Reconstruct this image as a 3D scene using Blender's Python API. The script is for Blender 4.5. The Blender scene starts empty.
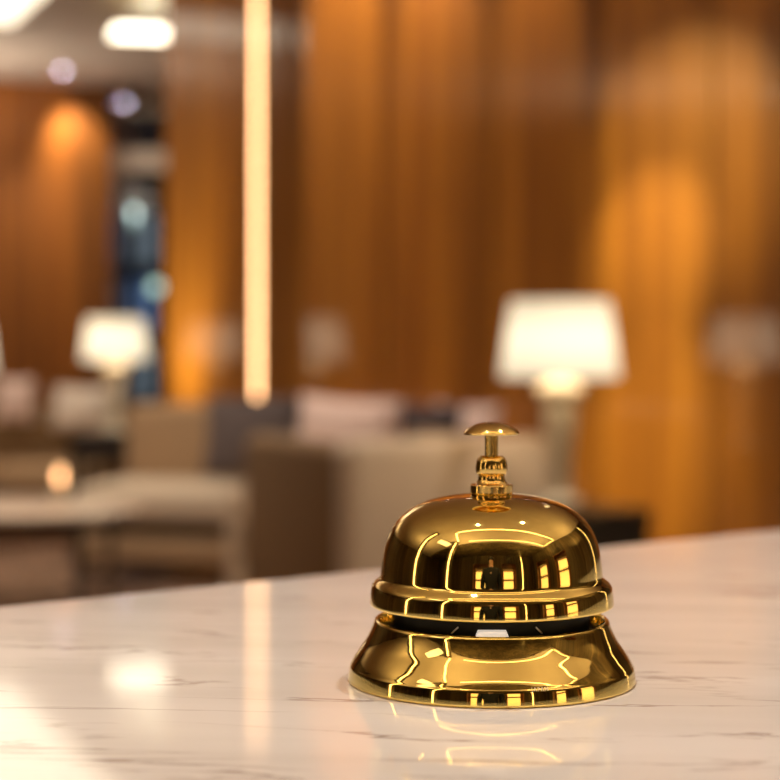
import bpy, bmesh, math, random
from mathutils import Vector, Matrix
random.seed(7)
PI = math.pi
S = bpy.context.scene
COL = S.collection
CAM_H = 1.2
F = 1800.0; HY = 340.0
def at(px, y, py=None):
    """world point seen at pixel px (and py) at distance y in front of the camera"""
    x = (px - 390.0) / F * y
    if py is None: return x
    return Vector((x, y, CAM_H - (py - HY) / F * y))

# ------------------------------------------------------------ materials
def new_mat(name):
    m = bpy.data.materials.new(name); m.use_nodes = True
    nt = m.node_tree; b = nt.nodes['Principled BSDF']
    return m, nt, b
def pbr(name, col, rough=.5, metal=0, ior=1.45, coat=0, coat_ior=1.5, coat_rough=.05, noise=0, nscale=30, bump=0, bscale=200, trans=0, sheen=0, spec=None):
    m, nt, b = new_mat(name)
    b.inputs['Base Color'].default_value = (*col, 1)
    b.inputs['Roughness'].default_value = rough
    b.inputs['Metallic'].default_value = metal
    b.inputs['IOR'].default_value = ior
    b.inputs['Coat Weight'].default_value = coat
    b.inputs['Coat IOR'].default_value = coat_ior
    b.inputs['Coat Roughness'].default_value = coat_rough
    b.inputs['Transmission Weight'].default_value = trans
    b.inputs['Sheen Weight'].default_value = sheen
    tc = nt.nodes.new('ShaderNodeTexCoord')
    if noise:
        n = nt.nodes.new('ShaderNodeTexNoise'); n.inputs['Scale'].default_value = nscale
        n.inputs['Detail'].default_value = 4
        nt.links.new(tc.outputs['Object'], n.inputs['Vector'])
        r = nt.nodes.new('ShaderNodeValToRGB')
        r.color_ramp.elements[0].position = .3; r.color_ramp.elements[1].position = .7
        r.color_ramp.elements[0].color = (*[c * (1 - noise) for c in col], 1)
        r.color_ramp.elements[1].color = (*[min(1, c * (1 + noise)) for c in col], 1)
        nt.links.new(n.outputs['Fac'], r.inputs['Fac'])
        nt.links.new(r.outputs['Color'], b.inputs['Base Color'])
    if bump:
        n = nt.nodes.new('ShaderNodeTexNoise'); n.inputs['Scale'].default_value = bscale
        n.inputs['Detail'].default_value = 3
        nt.links.new(tc.outputs['Object'], n.inputs['Vector'])
        bp = nt.nodes.new('ShaderNodeBump'); bp.inputs['Strength'].default_value = bump
        bp.inputs['Distance'].default_value = .002
        nt.links.new(n.outputs['Fac'], bp.inputs['Height'])
        nt.links.new(bp.outputs['Normal'], b.inputs['Normal'])
    return m
def emit(name, col, strength, base=(.8, .8, .8)):
    m, nt, b = new_mat(name)
    b.inputs['Base Color'].default_value = (*base, 1)
    b.inputs['Roughness'].default_value = .6
    b.inputs['Emission Color'].default_value = (*col, 1)
    b.inputs['Emission Strength'].default_value = strength
    return m
def shade_mat(name, k):
    m, nt, b = new_mat(name)
    b.inputs['Base Color'].default_value = (.75, .68, .55, 1); b.inputs['Roughness'].default_value = .9
    b.inputs['Emission Color'].default_value = (1.0, .86, .60, 1)
    tc = nt.nodes.new('ShaderNodeTexCoord'); sp = nt.nodes.new('ShaderNodeSeparateXYZ')
    nt.links.new(tc.outputs['Generated'], sp.inputs['Vector'])
    r = nt.nodes.new('ShaderNodeValToRGB'); e = r.color_ramp.elements
    e[0].position = 0; e[0].color = (.62, .62, .62, 1); e[1].position = 1; e[1].color = (.5, .5, .5, 1)
    q = e.new(.5); q.color = (1, 1, 1, 1)
    r.color_ramp.interpolation = 'EASE'
    nt.links.new(sp.outputs['Z'], r.inputs['Fac'])
    mu = nt.nodes.new('ShaderNodeMath'); mu.operation = 'MULTIPLY'; mu.inputs[1].default_value = k
    nt.links.new(r.outputs['Color'], mu.inputs[0]); nt.links.new(mu.outputs[0], b.inputs['Emission Strength'])
    return m
def wood(name, dark, mid, light, rough=.35, coat=1.0, coat_ior=1.5, coat_rough=.06, grain=14, panel=0.0, band=.5):
    """vertical-grain veneer, grain runs along local z"""
    m, nt, b = new_mat(name)
    tc = nt.nodes.new('ShaderNodeTexCoord')
    mp = nt.nodes.new('ShaderNodeMapping'); mp.inputs['Scale'].default_value = (grain, grain, .35)
    nt.links.new(tc.outputs['Object'], mp.inputs['Vector'])
    n1 = nt.nodes.new('ShaderNodeTexNoise'); n1.inputs['Scale'].default_value = 1.0
    n1.inputs['Detail'].default_value = 6; n1.inputs['Roughness'].default_value = .6
    n1.inputs['Distortion'].default_value = .4
    nt.links.new(mp.outputs['Vector'], n1.inputs['Vector'])
    r = nt.nodes.new('ShaderNodeValToRGB')
    r.color_ramp.elements[0].position = .32; r.color_ramp.elements[0].color = (*dark, 1)
    r.color_ramp.elements[1].position = .68; r.color_ramp.elements[1].color = (*light, 1)
    e = r.color_ramp.elements.new(.5); e.color = (*mid, 1)
    nt.links.new(n1.outputs['Fac'], r.inputs['Fac'])
    # broad tone bands
    mp2 = nt.nodes.new('ShaderNodeMapping'); mp2.inputs['Scale'].default_value = (3.1, 3.1, .12)
    nt.links.new(tc.outputs['Object'], mp2.inputs['Vector'])
    n2 = nt.nodes.new('ShaderNodeTexNoise'); n2.inputs['Scale'].default_value = 1; n2.inputs['Detail'].default_value = 2
    nt.links.new(mp2.outputs['Vector'], n2.inputs['Vector'])
    mr = nt.nodes.new('ShaderNodeMapRange'); mr.inputs['To Min'].default_value = 1 - band; mr.inputs['To Max'].default_value = 1 + band
    mr.inputs['From Min'].default_value = .3; mr.inputs['From Max'].default_value = .7
    nt.links.new(n2.outputs['Fac'], mr.inputs['Value'])
    mx = nt.nodes.new('ShaderNodeVectorMath'); mx.operation = 'SCALE'
    nt.links.new(r.outputs['Color'], mx.inputs[0]); nt.links.new(mr.outputs['Result'], mx.inputs['Scale'])
    nt.links.new(mx.outputs['Vector'], b.inputs['Base Color'])
    b.inputs['Roughness'].default_value = rough
    b.inputs['Coat Weight'].default_value = coat
    b.inputs['Coat IOR'].default_value = coat_ior
    b.inputs['Coat Roughness'].default_value = coat_rough
    return m
def marble():
    m, nt, b = new_mat('white_marble')
    tc = nt.nodes.new('ShaderNodeTexCoord')
    mp = nt.nodes.new('ShaderNodeMapping')
    ro = nt.nodes.new('ShaderNodeMapping')
    ro.inputs['Rotation'].default_value = (0, 0, math.radians(VEIN_ROT))
    mp.inputs['Scale'].default_value = (6.0, 34.0, 10)
    nt.links.new(tc.outputs['Object'], ro.inputs['Vector'])
    nt.links.new(ro.outputs['Vector'], mp.inputs['Vector'])
    def node(t): return nt.nodes.new(t)
    # thin veins = ridges of a stretched, distorted noise
    n = node('ShaderNodeTexNoise'); n.inputs['Scale'].default_value = 1.0; n.inputs['Detail'].default_value = 7
    n.inputs['Roughness'].default_value = .55; n.inputs['Distortion'].default_value = .5
    nt.links.new(mp.outputs['Vector'], n.inputs['Vector'])
    s = node('ShaderNodeMath'); s.operation = 'SUBTRACT'; s.inputs[1].default_value = .5
    nt.links.new(n.outputs['Fac'], s.inputs[0])
    a = node('ShaderNodeMath'); a.operation = 'ABSOLUTE'; nt.links.new(s.outputs[0], a.inputs[0])
    r = node('ShaderNodeValToRGB'); r.color_ramp.elements[0].position = 0; r.color_ramp.elements[0].color = (1, 1, 1, 1)
    r.color_ramp.elements[1].position = .014; r.color_ramp.elements[1].color = (0, 0, 0, 1)
    nt.links.new(a.outputs[0], r.inputs['Fac'])
    # patchy mask so that veins come and go
    mp3 = node('ShaderNodeMapping'); mp3.inputs['Scale'].default_value = (16, 50, 9)
    nt.links.new(ro.outputs['Vector'], mp3.inputs['Vector'])
    k = node('ShaderNodeTexNoise'); k.inputs['Scale'].default_value = 1; k.inputs['Detail'].default_value = 3
    nt.links.new(mp3.outputs['Vector'], k.inputs['Vector'])
    kr = node('ShaderNodeMapRange'); kr.inputs['From Min'].default_value = .42; kr.inputs['From Max'].default_value = .64
    kr.inputs['To Max'].default_value = .85
    nt.links.new(k.outputs['Fac'], kr.inputs['Value'])
    mu = node('ShaderNodeMath'); mu.operation = 'MULTIPLY'
    nt.links.new(r.outputs['Color'], mu.inputs[0]); nt.links.new(kr.outputs['Result'], mu.inputs[1])
    # soft clouds
    c = node('ShaderNodeTexNoise'); c.inputs['Scale'].default_value = .6; c.inputs['Detail'].default_value = 5
    nt.links.new(mp.outputs['Vector'], c.inputs['Vector'])
    cr = node('ShaderNodeValToRGB')
    cr.color_ramp.elements[0].position = .3; cr.color_ramp.elements[0].color = (.70, .645, .60, 1)
    cr.color_ramp.elements[1].position = .62; cr.color_ramp.elements[1].color = (.82, .77, .73, 1)
    nt.links.new(c.outputs['Fac'], cr.inputs['Fac'])
    mix = node('ShaderNodeMix'); mix.data_type = 'RGBA'
    mix.inputs['B'].default_value = (.27, .17, .13, 1)
    nt.links.new(mu.outputs[0], mix.inputs['Factor']); nt.links.new(cr.outputs['Color'], mix.inputs['A'])
    nt.links.new(mix.outputs['Result'], b.inputs['Base Color'])
    b.inputs['Roughness'].default_value = .06
    b.inputs['IOR'].default_value = 1.38
    return m
VEIN_ROT = 43

M = {}
M['gold'] = pbr('polished_brass', (.93, .72, .235), .035, 1, noise=.06, nscale=60)
M['gold_satin'] = pbr('brass_hardware', (.90, .64, .22), .11, 1)
M['gold_pale'] = pbr('pale_brass', (.95, .86, .62), .4, .2)
M['black'] = pbr('black_enamel', (.002, .0015, .0015), .5)
M['steel'] = pbr('bright_steel', (.75, .7, .65), .3, 1)
M['gap_glint'] = emit('glint_glow', (1, .88, .76), .55, (.95, .9, .85))  # cream glow imitates a pale reflection in the bell's gap
M['marble'] = marble()
M['wood_wall'] = wood('honey_veneer', (.22, .070, .007), (.36, .125, .011), (.49, .185, .018), rough=.42, coat=1, coat_ior=1.95, coat_rough=.05, band=.28)
M['wood_dark'] = wood('brown_veneer', (.16, .055, .012), (.24, .088, .02), (.32, .13, .03), rough=.45, coat=.6, coat_rough=.08)
M['wood_rear'] = wood('smoked_oak_veneer', (.055, .038, .018), (.11, .078, .038), (.19, .14, .07), rough=.5, coat=.3, coat_rough=.2, band=.5)
M['wood_far'] = wood('far_veneer', (.19, .058, .007), (.29, .095, .012), (.40, .14, .018), rough=.6, coat=.3, coat_rough=.2)
M['groove'] = pbr('groove_backing', (.05, .02, .008), .8)  # dark brown backing board showing in the panel joints
M['wood_table'] = pbr('espresso_wood', (.012, .008, .008), .35, coat=.5, noise=.3)
M['ceiling'] = pbr('ceiling_paint', (.62, .52, .42), .9, noise=.03, nscale=3)
M['plaster'] = pbr('warm_plaster', (.35, .24, .15), .8, noise=.06, nscale=4)
M['beam'] = pbr('grey_transom', (.62, .50, .40), .7)
M['black_frame'] = pbr('black_window_frame', (.015, .014, .016), .4)
M['floor'] = pbr('polished_brown_stone', (.30, .19, .135), .24, noise=.35, nscale=1.6)
M['fab_beige'] = pbr('beige_upholstery', (.62, .51, .39), .85, noise=.08, nscale=60, bump=.3, sheen=.2)
M['fab_tan'] = pbr('tan_upholstery', (.36, .235, .135), .85, noise=.08, nscale=60, bump=.3)
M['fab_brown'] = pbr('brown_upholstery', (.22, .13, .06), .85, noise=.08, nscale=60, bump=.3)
M['fab_grey'] = pbr('charcoal_cushion_cloth', (.105, .08, .08), .9, noise=.12, nscale=90, bump=.3)
M['fab_navy'] = pbr('dark_blue_cushion_cloth', (.05, .04, .05), .9, noise=.1, nscale=90, bump=.3)
M['fab_pink'] = pbr('blush_cushion_cloth', (.78, .60, .55), .85, noise=.05, nscale=80, bump=.3)
M['fab_white'] = pbr('white_cushion_cloth', (.80, .70, .62), .85, noise=.05, nscale=80, bump=.3)
M['piping'] = pbr('piping_cord', (.35, .28, .22), .8)
M['lampbase'] = pbr('pale_crystal', (.82, .76, .62), .15, coat=1, noise=.05)
M['shade'] = shade_mat('lit_linen_shade', 1.3)
M['bulb'] = emit('warm_bulb', (1, .8, .5), 1.2)
M['strip'] = emit('led_diffuser', (1.0, .535, .235), 6.8)
M['strip_soft'] = emit('led_diffuser_soft', (1.0, .70, .33), 7)
M['aluminium'] = pbr('bronze_channel', (.25, .13, .05), .4, .6)
M['panel'] = emit('ceiling_panel_diffuser', (1.0, .87, .64), 1.9)
M['panel_bright'] = emit('bright_ceiling_panel_diffuser', (1.0, .88, .66), 6.5)
M['cove_side_glow'] = emit('lit_cove_side', (1.0, .82, .58), .45)  # glow imitates light falling on the side of the ceiling recess
M['panel_rear'] = emit('rear_ceiling_panel_diffuser', (1.0, .83, .58), 5)
M['panel_frame'] = pbr('white_metal_trim', (.7, .62, .5), .5)
M['spot_white'] = emit('cool_downlight_lens', (.85, .76, 1.0), 36)
M['spot_hot'] = emit('warm_downlight_lens', (1.0, .90, .72), 60)
M['flame'] = emit('candle_flame', (1.0, .50, .20), 6)
M['glass'] = pbr('clear_glass', (1, 1, 1), 0.02, ior=1.45, trans=1)
M['wax'] = pbr('candle_wax', (.85, .7, .5), .5)
M['table_stone'] = pbr('pale_stone_top', (.74, .61, .50), .15, noise=.08, nscale=5)
M['teal'] = emit('teal_street_globe', (.66, .85, .80), 4)
M['teal_dim'] = emit('green_street_globe', (.45, .66, .55), 2)
M['violet'] = emit('violet_street_globe', (.65, .50, .62), 3.5)
M['blueglow'] = emit('blue_lit_pane', (.14, .25, .48), .55)
M['blueglow2'] = emit('grey_lit_pane', (.24, .30, .34), .5)
M['asphalt'] = pbr('night_pavement', (.03, .03, .035), .6, noise=.2)
M['facade'] = pbr('night_facade', (.02, .02, .025), .8, noise=.2)
M['skin'] = pbr('skin', (.55, .32, .22), .5, noise=.04)
M['suit'] = pbr('black_suit_wool', (.006, .006, .008), .8, noise=.2)
M['shirt'] = pbr('white_shirt', (.6, .58, .55), .8)
M['hair'] = pbr('dark_hair', (.02, .012, .008), .5, noise=.3)
M['shoe'] = pbr('black_leather', (.006, .005, .005), .3)
M['niche_glow'] = emit('lit_niche_back', (1, .68, .3), 1.8)

# ------------------------------------------------------------ helpers
def link(name, me, mat, parent=None, smooth=None, loc=None, rotz=0):
    o = bpy.data.objects.new(name, me); COL.objects.link(o)
    if mat is not None:
        for mm in (mat if isinstance(mat, (list, tuple)) else [mat]): me.materials.append(mm)
    if parent: o.parent = parent
    if loc is not None: o.location = loc
    o.rotation_euler = (0, 0, rotz)
    if smooth is not None:
        me.polygons.foreach_set('use_smooth', [True] * len(me.polygons))
        if smooth < 180:
            me.set_sharp_from_angle(angle=math.radians(smooth))
    return o
def from_bm(name, bm, mat, parent=None, smooth=35, loc=None, rotz=0):
    me = bpy.data.meshes.new(name); bmesh.ops.recalc_face_normals(bm, faces=bm.faces[:]); bm.to_mesh(me); bm.free()
    return link(name, me, mat, parent, smooth, loc, rotz)
def tag(o, label=None, cat=None, group=None, kind=None):
    if label: o['label'] = label
    if cat: o['category'] = cat
    if group: o['group'] = group
    if kind: o['kind'] = kind
    return o
def empty(name, loc, rotz=0, **kw):
    o = bpy.data.objects.new(name, None); COL.objects.link(o)
    o.location = loc; o.rotation_euler = (0, 0, rotz); o.empty_display_size = .05
    return tag(o, **kw)
def add_box(bm, c, s, bev=0, seg=3, mi=0, M4=None):
    n0 = set(bm.verts)
    r = bmesh.ops.create_cube(bm, size=1)
    vs = r['verts']
    for v in vs: v.co = Vector((v.co.x * s[0], v.co.y * s[1], v.co.z * s[2])) 
    if bev:
        es = list({e for v in vs for e in v.link_edges})
        bmesh.ops.bevel(bm, geom=es, offset=bev, segments=seg, profile=.5, affect='EDGES')
    vs = [v for v in bm.verts if v not in n0]
    for v in vs:
        v.co = v.co + Vector(c)
        if M4: v.co = M4 @ v.co
    for f in {f for v in vs for f in v.link_faces}: f.material_index = mi
    return vs
def box(name, c, s, mat, parent=None, bev=0, seg=3, loc=None, rotz=0, smooth=35):
    bm = bmesh.new(); add_box(bm, c, s, bev, seg)
    return from_bm(name, bm, mat, parent, smooth, loc, rotz)
def add_lathe(bm, prof, seg=64, c=(0, 0, 0), close=True):
    rings = []
    for r, z in prof:
        if r < 1e-6: rings.append([bm.verts.new((c[0], c[1], c[2] + z))])
        else: rings.append([bm.verts.new((c[0] + r * math.cos(2 * PI * i / seg), c[1] + r * math.sin(2 * PI * i / seg), c[2] + z)) for i in range(seg)])
    for a, b in zip(rings, rings[1:]):
        for i in range(seg):
            j = (i + 1) % seg
            if len(a) == 1 and len(b) == 1: continue
            if len(a) == 1: bm.faces.new((a[0], b[i], b[j]))
            elif len(b) == 1: bm.faces.new((a[i], b[0], a[j]))
            else: bm.faces.new((a[i], b[i], b[j], a[j]))
def lathe(name, prof, mat, parent=None, seg=64, c=(0, 0, 0), smooth=40, loc=None):
    bm = bmesh.new(); add_lathe(bm, prof, seg, c)
    return from_bm(name, bm, mat, parent, smooth, loc)
def spline(pts, n=6):
    """Catmull-Rom through (r, z) points"""
    out = []
    P = [pts[0]] + list(pts) + [pts[-1]]
    for i in range(1, len(P) - 2):
        p0, p1, p2, p3 = P[i - 1], P[i], P[i + 1], P[i + 2]
        for k in range(n):
            t = k / n
            out.append(tuple(.5 * ((2 * p1[a]) + (-p0[a] + p2[a]) * t + (2 * p0[a] - 5 * p1[a] + 4 * p2[a] - p3[a]) * t * t + (-p0[a] + 3 * p1[a] - 3 * p2[a] + p3[a]) * t ** 3) for a in (0, 1)))
    out.append(tuple(pts[-1])); return out
def add_tube(bm, a, b, r, seg=16):
    a, b = Vector(a), Vector(b); d = (b - a); L = d.length
    q = d.to_track_quat('Z', 'Y').to_matrix().to_4x4(); q.translation = (a + b) / 2
    bmesh.ops.create_cone(bm, cap_ends=True, segments=seg, radius1=r, radius2=r, depth=L, matrix=q)
def copy_thing(root, loc, rotz, label=None, group=None):
    r = root.copy(); COL.objects.link(r); r.location = loc; r.rotation_euler = (0, 0, rotz)
    if label: r['label'] = label
    if group: r['group'] = group
    def rec(src, dst):
        for ch in src.children:
            c = ch.copy(); COL.objects.link(c); c.parent = dst; rec(ch, c)
    rec(root, r); return r

# ------------------------------------------------------------ room shell
CEIL = 3.3
def wall(name, p0, direction, length, height, mat, thick=.12, grooves=(), z0=0, gw=.008):
    """wall face through p0 running along direction; local +y points away from the camera side"""
    rz = math.atan2(direction[1], direction[0])
    bm = bmesh.new()
    xs = [0] + list(grooves) + [length]
    for a, b in zip(xs, xs[1:]):
        add_box(bm, ((a + b) / 2, .012, z0 + height / 2), (b - a - (gw if len(grooves) else 0), .024, height), 0.003 if len(grooves) else 0, 1, 0)
    add_box(bm, (length / 2, .024 + thick / 2, z0 + height / 2), (length, thick, height), 0, 1, 1)
    o = from_bm(name, bm, [mat, M['groove'] if len(grooves) else mat], None, 35, (p0[0], p0[1], 0), rz)
    tag(o, kind='structure'); return o

# floor + ceiling
o = box('floor', (-1.5, 6.9, -.05), (10.5, 21.0, .1), M['floor']); tag(o, kind='structure')
o = box('ceiling', (-1.5, 6.9, CEIL + .1), (10.5, 21.0, .2), M['ceiling']); tag(o, kind='structure')

NA = Vector((.3625, .932)); DA = Vector((.932, -.3625))
A0 = Vector((-.362, 7.67)); LA = 3.95
wall('wall_right', A0, DA, LA, CEIL, M['wood_wall'], grooves=[.366, .828, 1.29, 1.752, 2.214, 2.676, 3.138, 3.6])
wall('wall_center', at(165, 10.68, 0).to_2d(), DA, 2.2, CEIL, M['wood_wall'], grooves=[.50, 1.1, 1.65])
# wood return at the left end of the centre wall
c0 = at(165, 10.68, 0).to_2d()
e1 = Vector((c0.x - .12, 17.16)); 
wall('wall_return', c0 + Vector((.03, .04)), (e1 - c0).normalized(), 6.3, CEIL, M['wood_dark'], thick=-.05)
# closes the gap between the centre wall and the right wall
cB = c0 + DA * 2.18
# left far wall
C0 = Vector((-3.14, 14.48)); dC = Vector((.93, .37)).normalized()
startC = C0 - dC * 3.8
wall('wall_left', startC, dC, 3.8 + .90, CEIL, M['wood_far'], grooves=[.9, 1.8, 2.7, 3.6])
endC = startC + dC * 4.7
wall('wall_left_return', endC + Vector((0, .02)), Vector((-.06, 1)).normalized(), 2.1, CEIL, M['wood_dark'], thick=.05)
# remaining enclosure
XR = A0.x + DA.x * LA; YR = A0.y + DA.y * LA
wall('wall_east', (XR - .02, YR + .1), (0, -1), YR + .1 + 3.5, CEIL, M['wood_rear'], grooves=[1.1 * i for i in range(1, 9)])
wall('wall_back', (XR, -3.5), (-1, 0), XR + 6.6, CEIL, M['wood_rear'], grooves=[1.2 * i for i in range(1, 8)])
wall('wall_west', (-6.6, -3.5), (0, 1), 16.6, CEIL, M['wood_rear'], grooves=[1.3 * i for i in range(1, 12)])

# rear window wall with a transom
YD = 16.8
bm = bmesh.new()
add_box(bm, (-4.55, 0, CEIL / 2), (2.5, .12, CEIL)); 
o = from_bm('wall_window', bm, M['wood_dark'], None, 35, (0, YD + .4, 0)); tag(o, kind='structure')
w = empty('window_1', (-2.35, YD, 0), kind='structure')
bm = bmesh.new()
zt = CAM_H + (HY - 161) / F * YD
for x in (-.95, 0.02, .95): add_box(bm, (x, 0, CEIL / 2), (.05, .08, CEIL), .004, 1)
add_box(bm, (0, 0, .04), (1.95, .08, .08)); add_box(bm, (0, 0, CEIL - .03), (1.95, .08, .06))
from_bm('window_frame', bm, M['black_frame'], w)
box('transom', (0, -.04, zt), (1.9, .16, .19), M['beam'], w, .01, 1)
box('glass', (0, .02, CEIL / 2), (1.88, .008, CEIL - .1), M['glass'], w)

# baseboards
for nm, p0, d, L in (('baseboard_right', A0, DA, LA), ('baseboard_center', c0, DA, 2.1), ('baseboard_left', startC, dC, 4.6)):
    d = Vector(d); n = Vector((d.y, -d.x)) * .012
    o = box(nm, (L / 2, .0, .05), (L, .02, .10), M['wood_dark'], None, .003, 1, (p0[0] + n.x, p0[1] + n.y, 0), math.atan2(d.y, d.x))
    tag(o, kind='structure')

# ------------------------------------------------------------ street outside the window
o = box('pavement', (-6, 24.5, -.1), (16, 14.0, .1), M['asphalt']); tag(o, kind='structure')
b = empty('office_building', (-4.2, 30, -.05), label='dark office block with blue lit panes outside the window', cat='building')
bm = bmesh.new(); add_box(bm, (0, 1, 3.2), (7, 2, 6.4)); from_bm('wall', bm, M['facade'], b)
for i in range(7):
    for j in range(3):
        bm = bmesh.new(); add_box(bm, (-2.7 + i * .9, -.02, .7 + j * 1.12), (.62, .04, .85), .01, 1)
        from_bm('window', bm, M['blueglow'] if (i + j) % 2 == 0 else M['blueglow2'], b)
    bm = bmesh.new(); add_box(bm, (-2.7 + i * .9, -.02, 4.6), (.62, .04, .8), .01, 1)
    from_bm('window', bm, M['facade'], b)
def street_lamp(px, py, y, mat, label, r=.075):
    p = at(px, y, py)
    t = empty('street_lamp', (p.x, p.y, -.05), label=label, cat='street lamp', group=None)
    h = p.z + .05
    lathe('pole', [(0, 0), (.09, 0), (.09, .03), (.03, .05), (.022, h - r), (0, h - r)], M['black_frame'], t, 16)
    lathe('globe', [(0, h - r)] + [(r * math.sin(PI * k / 12), h - r * math.cos(PI * k / 12)) for k in range(1, 12)] + [(0, h + r)], mat, t, 20)
street_lamp(131, 213, 22, M['teal'], 'brightest pale teal street lamp seen through the window')
street_lamp(111, 212, 23.5, M['violet'], 'violet street lamp left of the pale teal one')
street_lamp(131, 222, 26.5, M['teal_dim'], 'dim green street lamp just below the pale teal one')
street_lamp(156, 287, 21, M['teal_dim'], 'low green street lamp beside the wood corner')

# ------------------------------------------------------------ reception counter
EP = Vector((-.148, .6835)); ED = Vector((.788, .616)).normalized(); EN = Vector((-ED.y, ED.x))
TOP = CAM_H - .101
rzC = math.atan2(ED.y, ED.x)
ct = box('marble_countertop', (0, -.375, -.015), (3.4, .75, .03), M['marble'], None, .0022, 3, (EP.x, EP.y, TOP), rzC, smooth=None)
tag(ct, 'polished white marble countertop with fine brown veins', 'countertop')
cb = empty('reception_desk', (EP.x, EP.y, 0), rzC, label='wood panelled reception desk under the marble top', cat='desk')
box('front_panel', (0, -.06, .53), (3.3, .04, .88), M['wood_wall'], cb, .004, 1)
box('side_panel', (-1.63, -.40, .53), (.04, .62, .88), M['wood_wall'], cb, .004, 1)
box('side_panel', (1.63, -.40, .53), (.04, .62, .88), M['wood_wall'], cb, .004, 1)
box('subtop', (0, -.38, TOP - .06 + .015 - .03 + .0195), (3.3, .66, .05), M['wood_dark'], cb, .003, 1)
box('plinth', (0, -.38, .045), (3.24, .58, .09), M['black_frame'], cb, .003, 1)
cb.children[3].location.z = 0

# ------------------------------------------------------------ the service bell
U = .535 / F          # metres per photograph pixel at the bell
BX = at(491.5, .535); BY = .535
bell = empty('service_bell', (BX, BY, TOP), label='polished brass service bell standing on the white marble countertop', cat='service bell')
def px(pts): return [(r * U, h * U) for r, h in pts]
base_prof = [(0, 1.2), (128, 1.2), (141, 0), (142.8, .6), (143.5, 2), (143.5, 3), (142.0, 13.4), (141.8, 14.4), (141.4, 15.6), (140.8, 16.6), (140.2, 17.6), (139.6, 19)]
flare = spline([(139.6, 19), (136.8, 24), (131.5, 32), (126, 40), (121.8, 48), (119, 54.5), (117.6, 58.5)], 5)
base_prof += flare[1:] + [(116.8, 60.6), (115.4, 61.8), (113.8, 61.6), (112.8, 60.2), (112, 57), (111, 46)]
base = lathe('base', px(base_prof), M['gold'], bell, 160, smooth=50)
lathe('inner_plate', px([(0, 48), (111.4, 48), (111.4, 45), (0, 45)]), M['black'], bell, 96)
# mechanism between base and dome
lathe('centre_post', px([(0, 50), (17, 50), (17, 62), (9, 64), (8, 150), (0, 150)]), M['black'], bell, 32)
lathe('striker_plate', px([(0, 48), (96, 48), (97, 50), (97, 75), (96, 76.5), (0, 77)]), M['black'], bell, 96)
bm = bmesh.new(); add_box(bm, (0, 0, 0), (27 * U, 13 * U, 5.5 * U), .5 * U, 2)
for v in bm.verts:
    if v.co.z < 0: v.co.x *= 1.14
o = from_bm('gap_reflection', bm, M['gap_glint'], bell); o.location = (-5.2 * U, -104 * U, 63.0 * U)  # glowing block put in as the pale reflection in the gap
o['label'] = 'small glowing block standing in for a pale reflection in the black gap'
for sx in (1, -1):
    bm = bmesh.new(); add_box(bm, (0, 0, 0), (10 * U, 1.2 * U, 1.6 * U), .3 * U, 1)
    o = from_bm('spring_arm', bm, M['steel'], bell); o.location = (sx * 40 * U, -90.5 * U, 64 * U)
    o.rotation_euler = (0, sx * .75, sx * .45)
# dome
dome = [(112, 79), (119.5, 77.5), (120.6, 76), (121.6, 76.6), (121.9, 77.6), (121.9, 78.4), (121.0, 87), (120.8, 88.4), (120.4, 91), (119.6, 95), (117, 98.2), (113.6, 100.6), (111.4, 103), (110.7, 106)]
dome += spline([(110.7, 106), (110, 114), (108.8, 123), (106.8, 133), (103.2, 144), (98, 154), (90, 163.5), (79, 171.6), (64, 178.4), (45, 183), (25, 185.6), (10, 186.3)], 5)[1:]
dome += [(0, 186.4)]
inner = [(0, 182), (45, 179), (79, 167), (98, 150), (105, 128), (108, 104), (110, 96), (112, 79)]
lathe('dome', px(inner + dome[1:]), M['gold'], bell, 160, smooth=60)
# collar
col = [(0, 184), (14, 184), (17.5, 185.5), (20.6, 186.3), (21.2, 187.4), (21.2, 188.4), (21.2, 193.6), (21.2, 194.6), (20.6, 195.6), (16.6, 196.2)]
col += spline([(16.6, 196.2), (15.2, 197.6), (13.7, 200.5), (13.2, 204)], 4)[1:] + [(14.0, 204.6)]
col += spline([(14.0, 204.6), (15.4, 207), (15.9, 211), (15.7, 215), (14.9, 219), (13.4, 222), (11.4, 223.8)], 4)[1:] + [(6.7, 224.4), (0, 224.4)]
lathe('collar', px(col), M['gold_satin'], bell, 64, smooth=30)
cap = [(0, 223), (6.6, 223), (6.6, 246), (8.5, 247.4), (20, 246.6), (26.2, 245.2), (27.6, 245.6), (27.8, 247), (26.4, 249.2)]
cap += spline([(26.4, 249.2), (22, 252.6), (15, 255.8), (8, 257.4), (0, 257.9)], 4)[1:]
pb = lathe('push_button', px(cap), M['gold_satin'], bell, 64, smooth=40)
# raised lettering on the base rim
fc = bpy.data.curves.new('lettering', 'FONT'); fc.body = 'JAPAN'; fc.size = 4.8 * U; fc.extrude = .35 * U
fc.align_x = 'CENTER'; fc.space_character = 1.3
fo = bpy.data.objects.new('tmp', fc); COL.objects.link(fo)
dg = bpy.context.evaluated_depsgraph_get(); me = bpy.data.meshes.new_from_object(fo.evaluated_get(dg))
bpy.data.objects.remove(fo)
me.name = 'lettering'
for v in me.vertices:   # wrap the flat lettering round the rim
    x, y, z = v.co
    a = math.radians(15.3) + x / (142 * U)
    r = 141.9 * U - y * .5 + z
    v.co = Vector((r * math.sin(a), -r * math.cos(a), 15.4 * U + y))
lt = link('maker_lettering', me, M['gold_pale'], base)
lt['label'] = 'tiny raised letters reading JAPAN'

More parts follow.
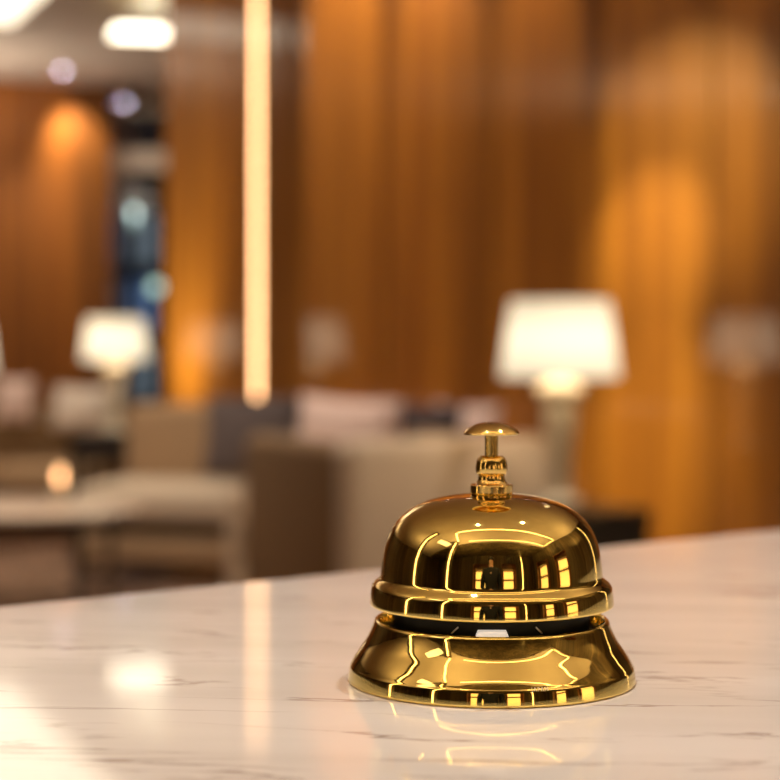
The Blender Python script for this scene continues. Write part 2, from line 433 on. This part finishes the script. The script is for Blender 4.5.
# ------------------------------------------------------------ lamps
def make_lamp(name, label, H=.632, sw=.184, st=.153, sh=.238, mat=None):
    t = empty(name, (0, 0, 0), label=label, cat='table lamp')
    hs = H - sh   # shade bottom
    # shade: open truncated cone with rolled rims
    lathe('lamp_shade', [(sw, hs), (sw + .002, hs + .004), (st + .002, H - .004), (st, H), (st - .003, H - .003), (sw - .004, hs + .003), (sw, hs)], mat or M['shade'], t, 64)
    lathe('foot', spline([(0, 0), (.055, 0), (.066, .006), (.066, .016), (.05, .026), (.028, .034)], 3) + [(0, .036)], M['lampbase'], t, 48)
    lathe('column', spline([(.026, .034), (.030, .05), (.036, .12), (.044, .20), (.050, .26), (.052, .29), (.044, .305), (.032, .31)], 3) + [(0, .312)], M['lampbase'], t, 48)
    lathe('neck', [(0, .310)] + spline([(.03, .311), (.060, .326), (.076, .346), (.078, .356), (.064, .374), (.036, .386), (.018, .394), (.012, .405)], 3) + [(.008, hs + .06), (0, hs + .06)], M['lampbase'], t, 48)
    bm = bmesh.new(); add_lathe(bm, [(0, hs + .055), (.014, hs + .058), (.028, hs + .09), (.03, hs + .115), (.02, hs + .137), (0, hs + .145)], 24)
    from_bm('bulb', bm, M['bulb'], t)
    return t
def lamp_light(loc, e, r=.05):
    l = bpy.data.lights.new('lamp_light', 'POINT'); l.energy = e; l.color = (1, .66, .34); l.shadow_soft_size = r
    o = bpy.data.objects.new('lamp_light', l); COL.objects.link(o); o.location = loc; return o
lampA = make_lamp('table_lamp', 'lit table lamp with cream shade and crystal base nearest the counter')
LA_P = Vector((at(560, 5.6), 5.6, .69)); lampA.location = LA_P
lampB = copy_thing(lampA, Vector((at(115, 10.1), 10.1, .69)), 0, 'lit table lamp behind the tan two-seat sofa, before the window')
lampC = copy_thing(lampA, Vector((at(-58, 6.4), 6.4, .69)), 0, 'lit table lamp cut off by the left edge of the photo')
for p, e in ((LA_P, 3.5), (lampB.location, 3), (lampC.location, 3)): lamp_light(p + Vector((0, 0, .50)), e)
def make_side_table(label, R=.235, H=.688):
    t = empty('side_table', (0, 0, 0), label=label, cat='side table')
    box('table_top', (0, 0, H - .02), (R * 2, R * 2, .04), M['wood_table'], t, .006, 2)
    box('apron', (0, 0, H - .10), (R * 1.85, R * 1.85, .12), M['wood_table'], t, .004, 1)
    for sx in (-1, 1):
        for sy in (-1, 1): box('leg', (sx * R * .86, sy * R * .86, (H - .03) / 2), (.04, .04, H - .03), M['wood_table'], t, .004, 1)
    box('lower_shelf', (0, 0, .18), (R * 1.7, R * 1.7, .02), M['wood_table'], t, .004, 1)
    return t
tabA = make_side_table('dark wood side table under the lamp nearest the counter', R=.18); tabA.location = (.555, 5.54, 0); tabA.rotation_euler[2] = math.radians(26.6)
tabB = make_side_table('dark wood side table behind the tan two-seat sofa'); tabB.location = (lampB.location.x, 10.14, 0)
tabC = make_side_table('small dark wood side table under the lamp at the left edge', R=.13); tabC.location = (lampC.location.x, 6.4, 0)

# ------------------------------------------------------------ seating
def seat_unit(name, label, cat, W, D, H, fab, loc, rotz, arms=True, n_seat=1, seat_h=.45, arm_h=.62, leg_h=.14, back_t=.17, group=None, arm_t=.14, fab_seat=None, bc=True, fab_arm=None):
    """local frame: width along x, back at +y, sitter faces -y"""
    t = empty(name, loc, rotz, label=label, cat=cat, group=group)
    box('base', (0, 0, leg_h + .07), (W - .02, D - .02, .14), fab, t, .03, 3)
    box('backrest', (0, D / 2 - back_t / 2, (leg_h + H) / 2 + .02), (W, back_t, H - leg_h - .04), fab, t, .055, 4)
    iw = W - (2 * arm_t if arms else 0)
    if arms:
        for s in (-1, 1):
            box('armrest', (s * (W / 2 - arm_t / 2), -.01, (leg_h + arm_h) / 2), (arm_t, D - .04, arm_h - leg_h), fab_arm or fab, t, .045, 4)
    for i in range(n_seat):
        w = iw / n_seat
        box('seat_cushion', (-iw / 2 + w * (i + .5), -back_t / 2, seat_h - .07), (w - .012, D - back_t - .02, .17), fab_seat or fab, t, .045, 4)
        if bc: box('back_cushion', (-iw / 2 + w * (i + .5), D / 2 - back_t - .06, (seat_h + H) / 2 - .02), (w - .02, .15, H - seat_h - .08), fab, t, .055, 4)
    for sx in (-1, 1):
        for sy in (-1, 1):
            lathe('leg', [(0, 0), (.016, 0), (.025, leg_h + .02), (0, leg_h + .02)], M['wood_table'], t, 16, (sx * (W / 2 - .07), sy * (D / 2 - .07), 0))
    return t
def cushion(label, loc, w, h, t, mat, rot, group=None, name='throw_cushion'):
    """plump square pillow with pinched corners and piping; stands in local xz plane"""
    bm = bmesh.new(); n = 18; top = {}; bot = {}
    for i in range(n + 1):
        for j in range(n + 1):
            u = i / n * 2 - 1; v = j / n * 2 - 1
            k = (1 - u * u) * (1 - v * v)
            d = t / 2 * (k ** .42 if k > 0 else 0)
            pinch = 1 - .07 * (1 - abs(u)) * 0 
            X = u * w / 2 * (1 - .07 * (1 - v * v)); Z = v * h / 2 * (1 - .07 * (1 - u * u))
            wr = .004 * math.sin(9 * u + 4 * v) * k
            top[i, j] = bm.verts.new((X, -d - wr, Z))
            bot[i, j] = top[i, j] if k <= 1e-9 else bm.verts.new((X, d + wr, Z))
    for i in range(n):
        for j in range(n):
            bm.faces.new((top[i, j], top[i + 1, j], top[i + 1, j + 1], top[i, j + 1]))
            q = (bot[i, j], bot[i, j + 1], bot[i + 1, j + 1], bot[i + 1, j])
            if len(set(q)) == 4 and not all(v in top.values() for v in q): bm.faces.new(q)
    o = from_bm(name, bm, mat, None, 180)
    o.location = loc; o.rotation_euler = rot
    tag(o, label, 'cushion', group)
    bm = bmesh.new(); ring = []
    for s in range(4 * 14):
        e, f = divmod(s, 14); u = f / 14 * 2 - 1
        uu, vv = [(u, -1), (1, u), (-u, 1), (-1, -u)][e]
        ring.append(Vector((uu * w / 2 * (1 - .07 * (1 - vv * vv)), 0, vv * h / 2 * (1 - .07 * (1 - uu * uu)))))
    for a, b_ in zip(ring, ring[1:] + ring[:1]): add_tube(bm, a, b_, .005, 6)
    from_bm('piping', bm, mat, o, 180)
    return o

# armchair with its corner towards the counter (back + side seen)
CC = Vector((-.13, 5.6)); dR = Vector((1, .5)).normalized(); dL = Vector((-.5, 1)).normalized()
W1, D1 = .76, .90
ctr = CC + dR * W1 / 2 + dL * D1 / 2
rz1 = math.atan2(dR.y, dR.x) + PI
seat_unit('armchair', 'beige armchair with its back turned, right behind the bell', 'armchair', W1, D1, .885, M['fab_beige'], (ctr.x, ctr.y, 0), rz1, arm_h=.87, fab_arm=M['fab_brown'], back_t=.15, arm_t=.12)  # darker arm cloth holds the shade on the chair's left side
# small sofa against the right wood wall
def onA(s, d): return A0 + DA * s - NA * d
sc3 = onA(.20 + .45, .36)
rzA = math.atan2(DA.y, DA.x)
s3 = onA(.49, .33)
seat_unit('sofa', 'beige loveseat against the wood wall, mostly hidden behind the armchair', 'sofa', 1.15, .58, .80, M['fab_beige'], (s3.x, s3.y, 0), rzA, n_seat=2, back_t=.12, arm_t=.07, arm_h=.62, bc=False, seat_h=.50)
# two-seat tan sofa in the middle of the lounge
S2 = Vector((-1.00, 9.2))
S2c = S2
seat_unit('sofa', 'tan two-seat sofa with a charcoal cushion, left of the armchair', 'sofa', 1.0, .86, .86, M['fab_tan'], (S2.x, S2.y, 0), math.radians(-14), arms=False, n_seat=1, bc=False, leg_h=.09, seat_h=.46, back_t=.16, fab_seat=M['fab_beige'])
# far left sofa
seat_unit('sofa', 'brown sofa at the left edge behind the coffee table', 'sofa', 1.5, .85, .80, M['fab_brown'], (at(0, 10.9), 10.9, 0), math.radians(6), n_seat=2, arm_h=.6, fab_seat=M['fab_tan'], bc=False)

R = math.radians
p = onA(.30, .27)
def onS3(px_, ly, z):   # point over the loveseat: local depth ly, seen at column px_
    d = .33 - ly; k = (px_ - 390) / F; y = (7.02 - d) / (.932 + .3625 * k); return Vector((k * y, y, z))
cushion('blush white cushion standing behind the beige armchair', onS3(345, .03, .75), .44, .44, .13, M['fab_pink'], (R(-10), R(3), rzA))
cushion('dark blue cushion right of the blush white cushion', onS3(430, -.09, .74), .25, .42, .10, M['fab_navy'], (R(-8), R(-2), rzA))
cushion('small blush cushion peeking out behind the dark blue cushion', onS3(462, .06, .74), .27, .42, .10, M['fab_pink'], (R(-10), R(3), rzA))
cushion('large charcoal cushion leaning on the tan two-seat sofa', at(253, 9.12, 436), .52, .41, .14, M['fab_grey'], (R(-12), R(-1), R(-14)))
cushion('pink cushion on the brown sofa at the left edge', at(15, 10.93, 400), .22, .26, .11, M['fab_pink'], (R(-12), R(0), R(6)))
cushion('cream cushion on the brown sofa beside the lamp', at(82, 10.99, 408), .34, .26, .12, M['fab_white'], (R(-14), R(2), R(6)))

# coffee table
T = empty('coffee_table', (-1.90, 8.14, 0), R(-6), label='low oval coffee table with a pale stone top and dark legs', cat='coffee table')
bm = bmesh.new()
def superring(a, b, z, n=96, e=2.6):
    return [bm.verts.new((math.copysign(abs(math.cos(t)) ** (2 / e), math.cos(t)) * a, math.copysign(abs(math.sin(t)) ** (2 / e), math.sin(t)) * b, z)) for t in [2 * PI * i / n for i in range(n)]]
def build_slab(levels):
    rings = [superring(*l) for l in levels]
    for r1, r2 in zip(rings, rings[1:]):
        for i in range(96): bm.faces.new((r1[i], r1[(i + 1) % 96], r2[(i + 1) % 96], r2[i]))
    bm.faces.new(rings[0][::-1]); bm.faces.new(rings[-1])
build_slab([(.78, .43, .425), (.80, .45, .43), (.80, .45, .452), (.79, .44, .457)])
from_bm('table_top', bm, M['table_stone'], T, 40)
bm = bmesh.new(); build_slab([(.74, .39, .37), (.74, .39, .425)]); from_bm('apron', bm, M['wood_table'], T, 40)
for sx in (-1, 1):
    for sy in (-1, 1): lathe('leg', [(0, 0), (.012, 0), (.02, .38), (0, .38)], M['wood_table'], T, 16, (sx * .58, sy * .26, 0))
pc = at(60, 8.3, 475)
cn = empty('tealight_candle', (pc.x, pc.y, .457), label='lit tealight in a glass holder on the coffee table', cat='candle')
hc = pc.z - .457
lathe('glass_holder', [(0, 0), (.035, 0), (.04, .008), (.04, hc - .02), (.037, hc - .02), (.036, .01), (0, .01)], M['glass'], cn, 32)
lathe('candle', [(0, .011), (.032, .011), (.032, hc - .05), (0, hc - .05)], M['wax'], cn, 24)
lathe('flame', spline([(0, hc - .045), (.012, hc - .03), (.017, hc - .008), (.010, hc + .018), (0, hc + .04)], 4), M['flame'], cn, 20)

# ------------------------------------------------------------ lights in the ceiling and walls
def ceiling_panel(cx, cy, w, l, rz, label, mat, group=None):
    t = empty('ceiling_light', (cx, cy, CEIL), rz, label=label, cat='ceiling light', group=group)
    bm = bmesh.new(); e = .03
    for c, s in (((0, l / 2 + e / 2, -.012), (w + 2 * e, e, .024)), ((0, -l / 2 - e / 2, -.012), (w + 2 * e, e, .024)), ((w / 2 + e / 2, 0, -.012), (e, l, .024)), ((-w / 2 - e / 2, 0, -.012), (e, l, .024))): add_box(bm, c, s, .003, 1)
    from_bm('frame', bm, M['panel_frame'], t)
    box('diffuser', (0, 0, -.008), (w, l, .012), mat, t)
    return t
def downlight(x, y, label, mat, r=.03, group=None, z=CEIL):
    t = empty('downlight', (x, y, z), label=label, cat='downlight', group=group)
    lathe('trim_ring', [(r, -.001), (r, -.008), (r + .012, -.010), (r + .02, -.006), (r + .02, -.001), (r, -.001)], M['panel_frame'], t, 32)
    lathe('lens', [(0, -.001), (r, -.001), (r, -.005), (0, -.006)], mat, t, 32)
    return t
ceiling_panel(-1.68, 12.20, .40, .50, R(14), 'small bright ceiling panel nearer the wood pillar', M['panel_bright'])
ceiling_panel(-1.46, 11.15, .24, .9, R(14), 'narrow dim glow standing in for the lit recess side before the small bright panel', M['cove_side_glow'])  # dim glow put in as the lit side of the ceiling recess
ceiling_panel(-2.26, 9.82, 1.10, 4.0, R(22), 'large lit ceiling panel at the top left corner', M['panel'])
downlight(*at(63, 14.0, 70).to_2d(), 'round downlight over the far left wood wall', M['spot_white'], .028)
downlight(*at(125, 15.9, 102).to_2d(), 'round downlight before the window', M['spot_white'], .03)

def spot(loc, target, e, ang, blend=.9, col=(1, .52, .16), r=.03):
    l = bpy.data.lights.new('spot', 'SPOT'); l.energy = e; l.color = col; l.spot_size = R(ang); l.spot_blend = blend; l.shadow_soft_size = r
    o = bpy.data.objects.new('spot_light', l); COL.objects.link(o); o.location = loc
    o.rotation_euler = (Vector(target) - Vector(loc)).to_track_quat('-Z', 'Y').to_euler(); return o
def area(loc, target, e, sx, sy, col=(1, .8, .55)):
    l = bpy.data.lights.new('area', 'AREA'); l.energy = e; l.color = col; l.shape = 'RECTANGLE'; l.size = sx; l.size_y = sy
    o = bpy.data.objects.new('area_light', l); COL.objects.link(o); o.location = loc
    o.rotation_euler = (Vector(target) - Vector(loc)).to_track_quat('-Z', 'Y').to_euler(); return o

# vertical LED strip on the centre wall
sB = 10.2
p = at(257, sB); zb = CAM_H - (404 - HY) / F * sB
st = empty('led_strip', (p, sB, 0), rzA, label='tall vertical warm LED strip on the dark wood wall', cat='led strip')
box('channel', (0, .02, (zb + CEIL) / 2), (.07, .03, CEIL - zb + .02), M['aluminium'], st, .002, 1)
box('diffuser', (0, -.0, (zb + CEIL) / 2), (.026, .012, CEIL - zb), M['strip'], st, .004, 2)

# wall washers
def wa(s, d, z): q = onA(s, d); return Vector((q.x, q.y, z))
for i, (px_, e) in enumerate(((345, 60), (440, 48), (540, 40), (650, 20), (745, 20))):
    y = 7.02 / (.932 + .3625 * (px_ - 390) / F); x = at(px_, y)
    q = Vector((x, y)) - NA * .25
    spot((q.x, q.y, CEIL - .03), (q.x + NA.x * .25, q.y + NA.y * .25, 2.68), e * 1.1, 34, 1, (1, .78, .50), .02)
    downlight(q.x, q.y, 'round ceiling downlight washing the right wood wall', M['spot_white'], .03, 'downlights along the right wood wall')

# ------------------------------------------------------------ reception side (behind the camera; seen in the bell)
for i, (x, y, w, l, rz) in enumerate(((.95, .02, .06, 4.1, R(90)), (.95, -1.15, .06, 4.1, R(90)), (-1.42, -.50, .06, 1.10, R(-26)), (3.08, -.56, .05, 1.1, 0))):
    ceiling_panel(x, y, w, l, rz, ['linear ceiling light over the reception desk', 'linear ceiling light near the back wall', 'linear ceiling light left of the desk', 'linear ceiling light right of the desk'][i], M['strip_soft'])
ceiling_panel(-2.6, -.75, .6, .9, R(10), 'square lit ceiling panel left of the desk', M['panel'])
o = box('trim_bulkhead', (-1.5, -2.45, CEIL - .07), (9.6, 2.0, .14), M['wood_rear'], None, .01, 1); tag(o, kind='structure')
o = box('column_1', (0, 0, CEIL / 2), (.28, .28, CEIL), M['wood_rear'], None, .008, 1, (-1.86, -1.13, 0), R(-41)); tag(o, kind='structure')
o = box('column_2', (0, 0, CEIL / 2), (.28, .28, CEIL), M['wood_rear'], None, .008, 1, (-2.015, .50, 0), 0); tag(o, kind='structure')
for (x, y, rz, lb) in ((3.25, 3.6, R(90), 'vertical LED strip on the right side wall'), (-1.86 + .157 * math.sin(R(41)), -1.13 + .157 * math.cos(R(41)), R(-41), 'vertical LED strip on the wood column left of the desk'), (-1.857, .50, R(-90), 'vertical LED strip on the second column left of the desk'), (2.2, -3.44, 0, 'vertical LED strip on the back wall, right side')):
    t = empty('led_strip', (x, y, 0), rz, label=lb, cat='led strip')
    box('channel', (0, 0, 1.57), (.09, .03, 3.13), M['aluminium'], t, .002, 1)
    box('diffuser', (0, .02, 1.57), (.055, .015, 3.10), M['strip_soft'], t, .004, 1)
for i, (x, y, rz) in enumerate(((-.95, -3.28, 0), (1.0, -3.28, 0), (3.12, -1.9, R(90)), (3.12, -.2, R(90)))):
    t = empty('display_cabinet', (x, y, 0), rz, label=['lit display cabinet on the back wall, left side', 'lit display cabinet on the back wall, right side', 'lit display cabinet on the right side wall, rear one', 'lit display cabinet on the right side wall, front one'][i], cat='cabinet')
    box('carcass', (0, -.10, 1.1), (1.0, .06, 2.2), M['wood_dark'], t, .005, 1)
    for sx in (-1, 1): box('side_panel', (sx * .49, .05, 1.1), (.03, .28, 2.2), M['wood_dark'], t, .003, 1)
    for z in (.02, .55, 1.0, 1.45, 1.9, 2.19): box('shelf', (0, .05, z), (.96, .27, .025), M['wood_dark'], t, .003, 1)
    for z in (1.225, 1.675): box('lit_back', (0, -.06, z), (.7, .012, .36), M['niche_glow'], t)
for i, (pxx, yy) in enumerate(((-.30, .52), (.75, .88))):
    downlight(pxx, yy, ['bright downlight over the desk, left one', 'bright downlight over the desk, right one'][i], M['spot_hot'], .03)

# ------------------------------------------------------------ person (photographer standing behind the desk)
def skin_body(name, joints, edges, mat, parent, sub=2):
    me = bpy.data.meshes.new(name); names = list(joints)
    me.from_pydata([joints[k][:3] for k in names], [(names.index(a), names.index(b)) for a, b in edges], [])
    o = link(name, me, mat, parent)
    m = o.modifiers.new('skin', 'SKIN'); m.use_smooth_shade = True
    for i, k in enumerate(names):
        d = me.skin_vertices[0].data[i]; r = joints[k][3]
        d.radius = r if isinstance(r, tuple) else (r, r)
    me.skin_vertices[0].data[0].use_root = True
    s = o.modifiers.new('sub', 'SUBSURF'); s.levels = sub; s.render_levels = sub
    return o
per = empty('person', (-.07, -1.02, 0), R(0), label='person in a dark suit standing behind the reception desk', cat='person')
J = {'pelvis': (0, 0, .95, (.15, .10)), 'waist': (0, .0, 1.10, (.135, .095)), 'chest': (0, .0, 1.32, (.165, .11)), 'neckb': (0, 0, 1.47, (.09, .07)), 'neck': (0, .015, 1.54, .05), 'headl': (0, .03, 1.62, (.065, .075)), 'headm': (0, .03, 1.70, (.075, .09)), 'headt': (0, .02, 1.765, (.055, .065))}
E = [('pelvis', 'waist'), ('waist', 'chest'), ('chest', 'neckb'), ('neckb', 'neck'), ('neck', 'headl'), ('headl', 'headm'), ('headm', 'headt')]
for s, n in ((-1, 'l'), (1, 'r')):
    J.update({'sh' + n: (s * .19, 0, 1.42, .062), 'el' + n: (s * .25, -.03, 1.14, .045), 'wr' + n: (s * .21, .14, .95, .03), 'pm' + n: (s * .20, .19, .925, (.018, .04)),
              'hp' + n: (s * .09, 0, .88, .092), 'kn' + n: (s * .10, .02, .50, .062), 'an' + n: (s * .11, -.02, .09, .042), 'to' + n: (s * .12, .15, .035, .035)})
    E += [('chest', 'sh' + n), ('sh' + n, 'el' + n), ('el' + n, 'wr' + n), ('wr' + n, 'pm' + n), ('pelvis', 'hp' + n), ('hp' + n, 'kn' + n), ('kn' + n, 'an' + n), ('an' + n, 'to' + n)]
    for q in range(4):
        a = 'f%d%s' % (q, n); L = [.07, .08, .078, .06][q]; oy = (q - 1.5) * .018
        J[a + 'a'] = (s * .20 - s * .0 + oy, .225, .915, .0095); J[a + 'b'] = (s * .20 + oy, .225 + L * .55, .905, .0085); J[a + 'c'] = (s * .20 + oy, .225 + L, .885, .007)
        E += [('pm' + n, a + 'a'), (a + 'a', a + 'b'), (a + 'b', a + 'c')]
    J['t1' + n] = (s * .155, .20, .915, .011); J['t2' + n] = (s * .14, .235, .90, .009); E += [('pm' + n, 't1' + n), ('t1' + n, 't2' + n)]
body = skin_body('body', J, E, M['skin'], per)
JS = {k: v for k, v in J.items() if k in ('pelvis', 'waist', 'chest', 'neckb', 'shl', 'shr', 'ell', 'elr', 'wrl', 'wrr')}
JS = {k: (v[0], v[1], v[2], tuple(x + .016 for x in v[3]) if isinstance(v[3], tuple) else v[3] + .016) for k, v in JS.items()}
skin_body('jacket', JS, [e for e in E if e[0] in JS and e[1] in JS], M['suit'], per)
JT = {k: (v[0], v[1], v[2], tuple(x + .014 for x in v[3]) if isinstance(v[3], tuple) else v[3] + .018) for k, v in J.items() if k in ('pelvis', 'hpl', 'hpr', 'knl', 'knr', 'anl', 'anr')}
skin_body('trousers', JT, [e for e in E if e[0] in JT and e[1] in JT], M['suit'], per)
bm = bmesh.new(); bmesh.ops.create_uvsphere(bm, u_segments=24, v_segments=16, radius=1)
for v in bm.verts: v.co = Vector((v.co.x * .092, v.co.y * .105 + .012, v.co.z * .085 + 1.755 + (.0 if v.co.y < 0 else .012)))
from_bm('hair', bm, M['hair'], per, 180)
for s in (-1, 1):
    bm = bmesh.new(); add_box(bm, (s * .12, .06, .04), (.10, .28, .078), .03, 3); from_bm('shoe', bm, M['shoe'], per)

# ------------------------------------------------------------ lights
# unseen ceiling spots added for the warm glow on the right wood wall
g = at(655, 1); 
yw = 7.02 / (.932 + .3625 * (655 - 390) / F); gx = at(655, yw)
q = Vector((gx, yw)) - NA * 1.7 + DA * .35
def aim(zt, e, ang, dx=0): spot((q.x, q.y, CEIL - .05), (gx + DA.x * dx, yw + DA.y * dx, zt), e, ang, 1, (1, .86, .42), .03)
aim(1.56, 560, 15); aim(1.95, 280, 27, .16); aim(.80, 600, 14); aim(.7, 220, 20)
# unseen floor spots added for the glows on the centre wall beside the far lamp
yq = 9.47 / (.932 + .3625 * (184 - 390) / F); w0 = Vector((at(184, yq), yq)); q = w0 - NA * .30 + DA * .05
spot((q.x, q.y, .05), (w0.x, w0.y, 1.70), 420, 24, 1, (1, .86, .46), .03)
spot((q.x, q.y, .05), (w0.x, w0.y, .86), 70, 36, 1, (1, .86, .46), .03)
# downlight pool on far left wall
d = at(60, 14.0)
spot((d, 14.42, CEIL - .04), (d + .02, 14.66, 2.75), 90, 75, 1, (1, .78, .42), .04)

# general lobby lighting: desk downlights, then unseen spots added as fill and ceiling uplight
def down(x, y, e, ang=130, col=(1, .84, .66), r=.03): return spot((x, y, CEIL - .06), (x, y, 0), e, ang, .6, col, r)
down(-.30, .52, 70, 130, (1, .93, .87)); down(.75, .88, 70, 130, (1, .93, .87))
down(1.2, 4.6, 130); down(-1.3, 7.5, 110); down(-2.2, 7.4, 90); down(-2.9, 10.2, 60); down(-.3, 7.0, 40)
down(-2.6, 13.6, 60); spot((-2.1, 15.3, 2.6), (-2.35, 16.8, 2.9), 40, 60, .8, (1, .84, .66), .1)  # the second is an unseen spot added to brighten the transom
def up(x, y, z, e, ang=165, col=(1, .80, .58)): return spot((x, y, z), (x, y, 5), e, ang, .5, col, .06)
up(-1.2, -1.0, 2.1, 90); up(1.9, -1.0, 2.1, 90); up(2.7, 1.6, 2.1, 70); up(-3.6, .6, 2.1, 80)
up(-3.9, 9.0, 2.2, 150, 165, (1, .86, .72)); up(-3.3, 13.2, 2.3, 60, 165, (1, .86, .72))

# world: dim night
wd = bpy.data.worlds.new('night'); S.world = wd; wd.use_nodes = True
wd.node_tree.nodes['Background'].inputs[0].default_value = (.02, .03, .06, 1)
wd.node_tree.nodes['Background'].inputs[1].default_value = .6

# ------------------------------------------------------------ camera
cd = bpy.data.cameras.new('cam'); cam = bpy.data.objects.new('cam', cd); COL.objects.link(cam)
cam.location = (0, 0, CAM_H); cam.rotation_euler = (R(90), 0, 0)
cd.sensor_width = 36; cd.lens = F / 780 * 36; cd.shift_y = -(390 - HY) / 780
cd.clip_start = .02; cd.clip_end = 100
cd.dof.use_dof = True; cd.dof.focus_distance = .50; cd.dof.aperture_fstop = cd.lens / 8.2
S.camera = cam
S.view_settings.view_transform = 'Standard'
S.view_settings.look = 'None'
S.cycles.use_denoising = True
S.cycles.sample_clamp_indirect = 6
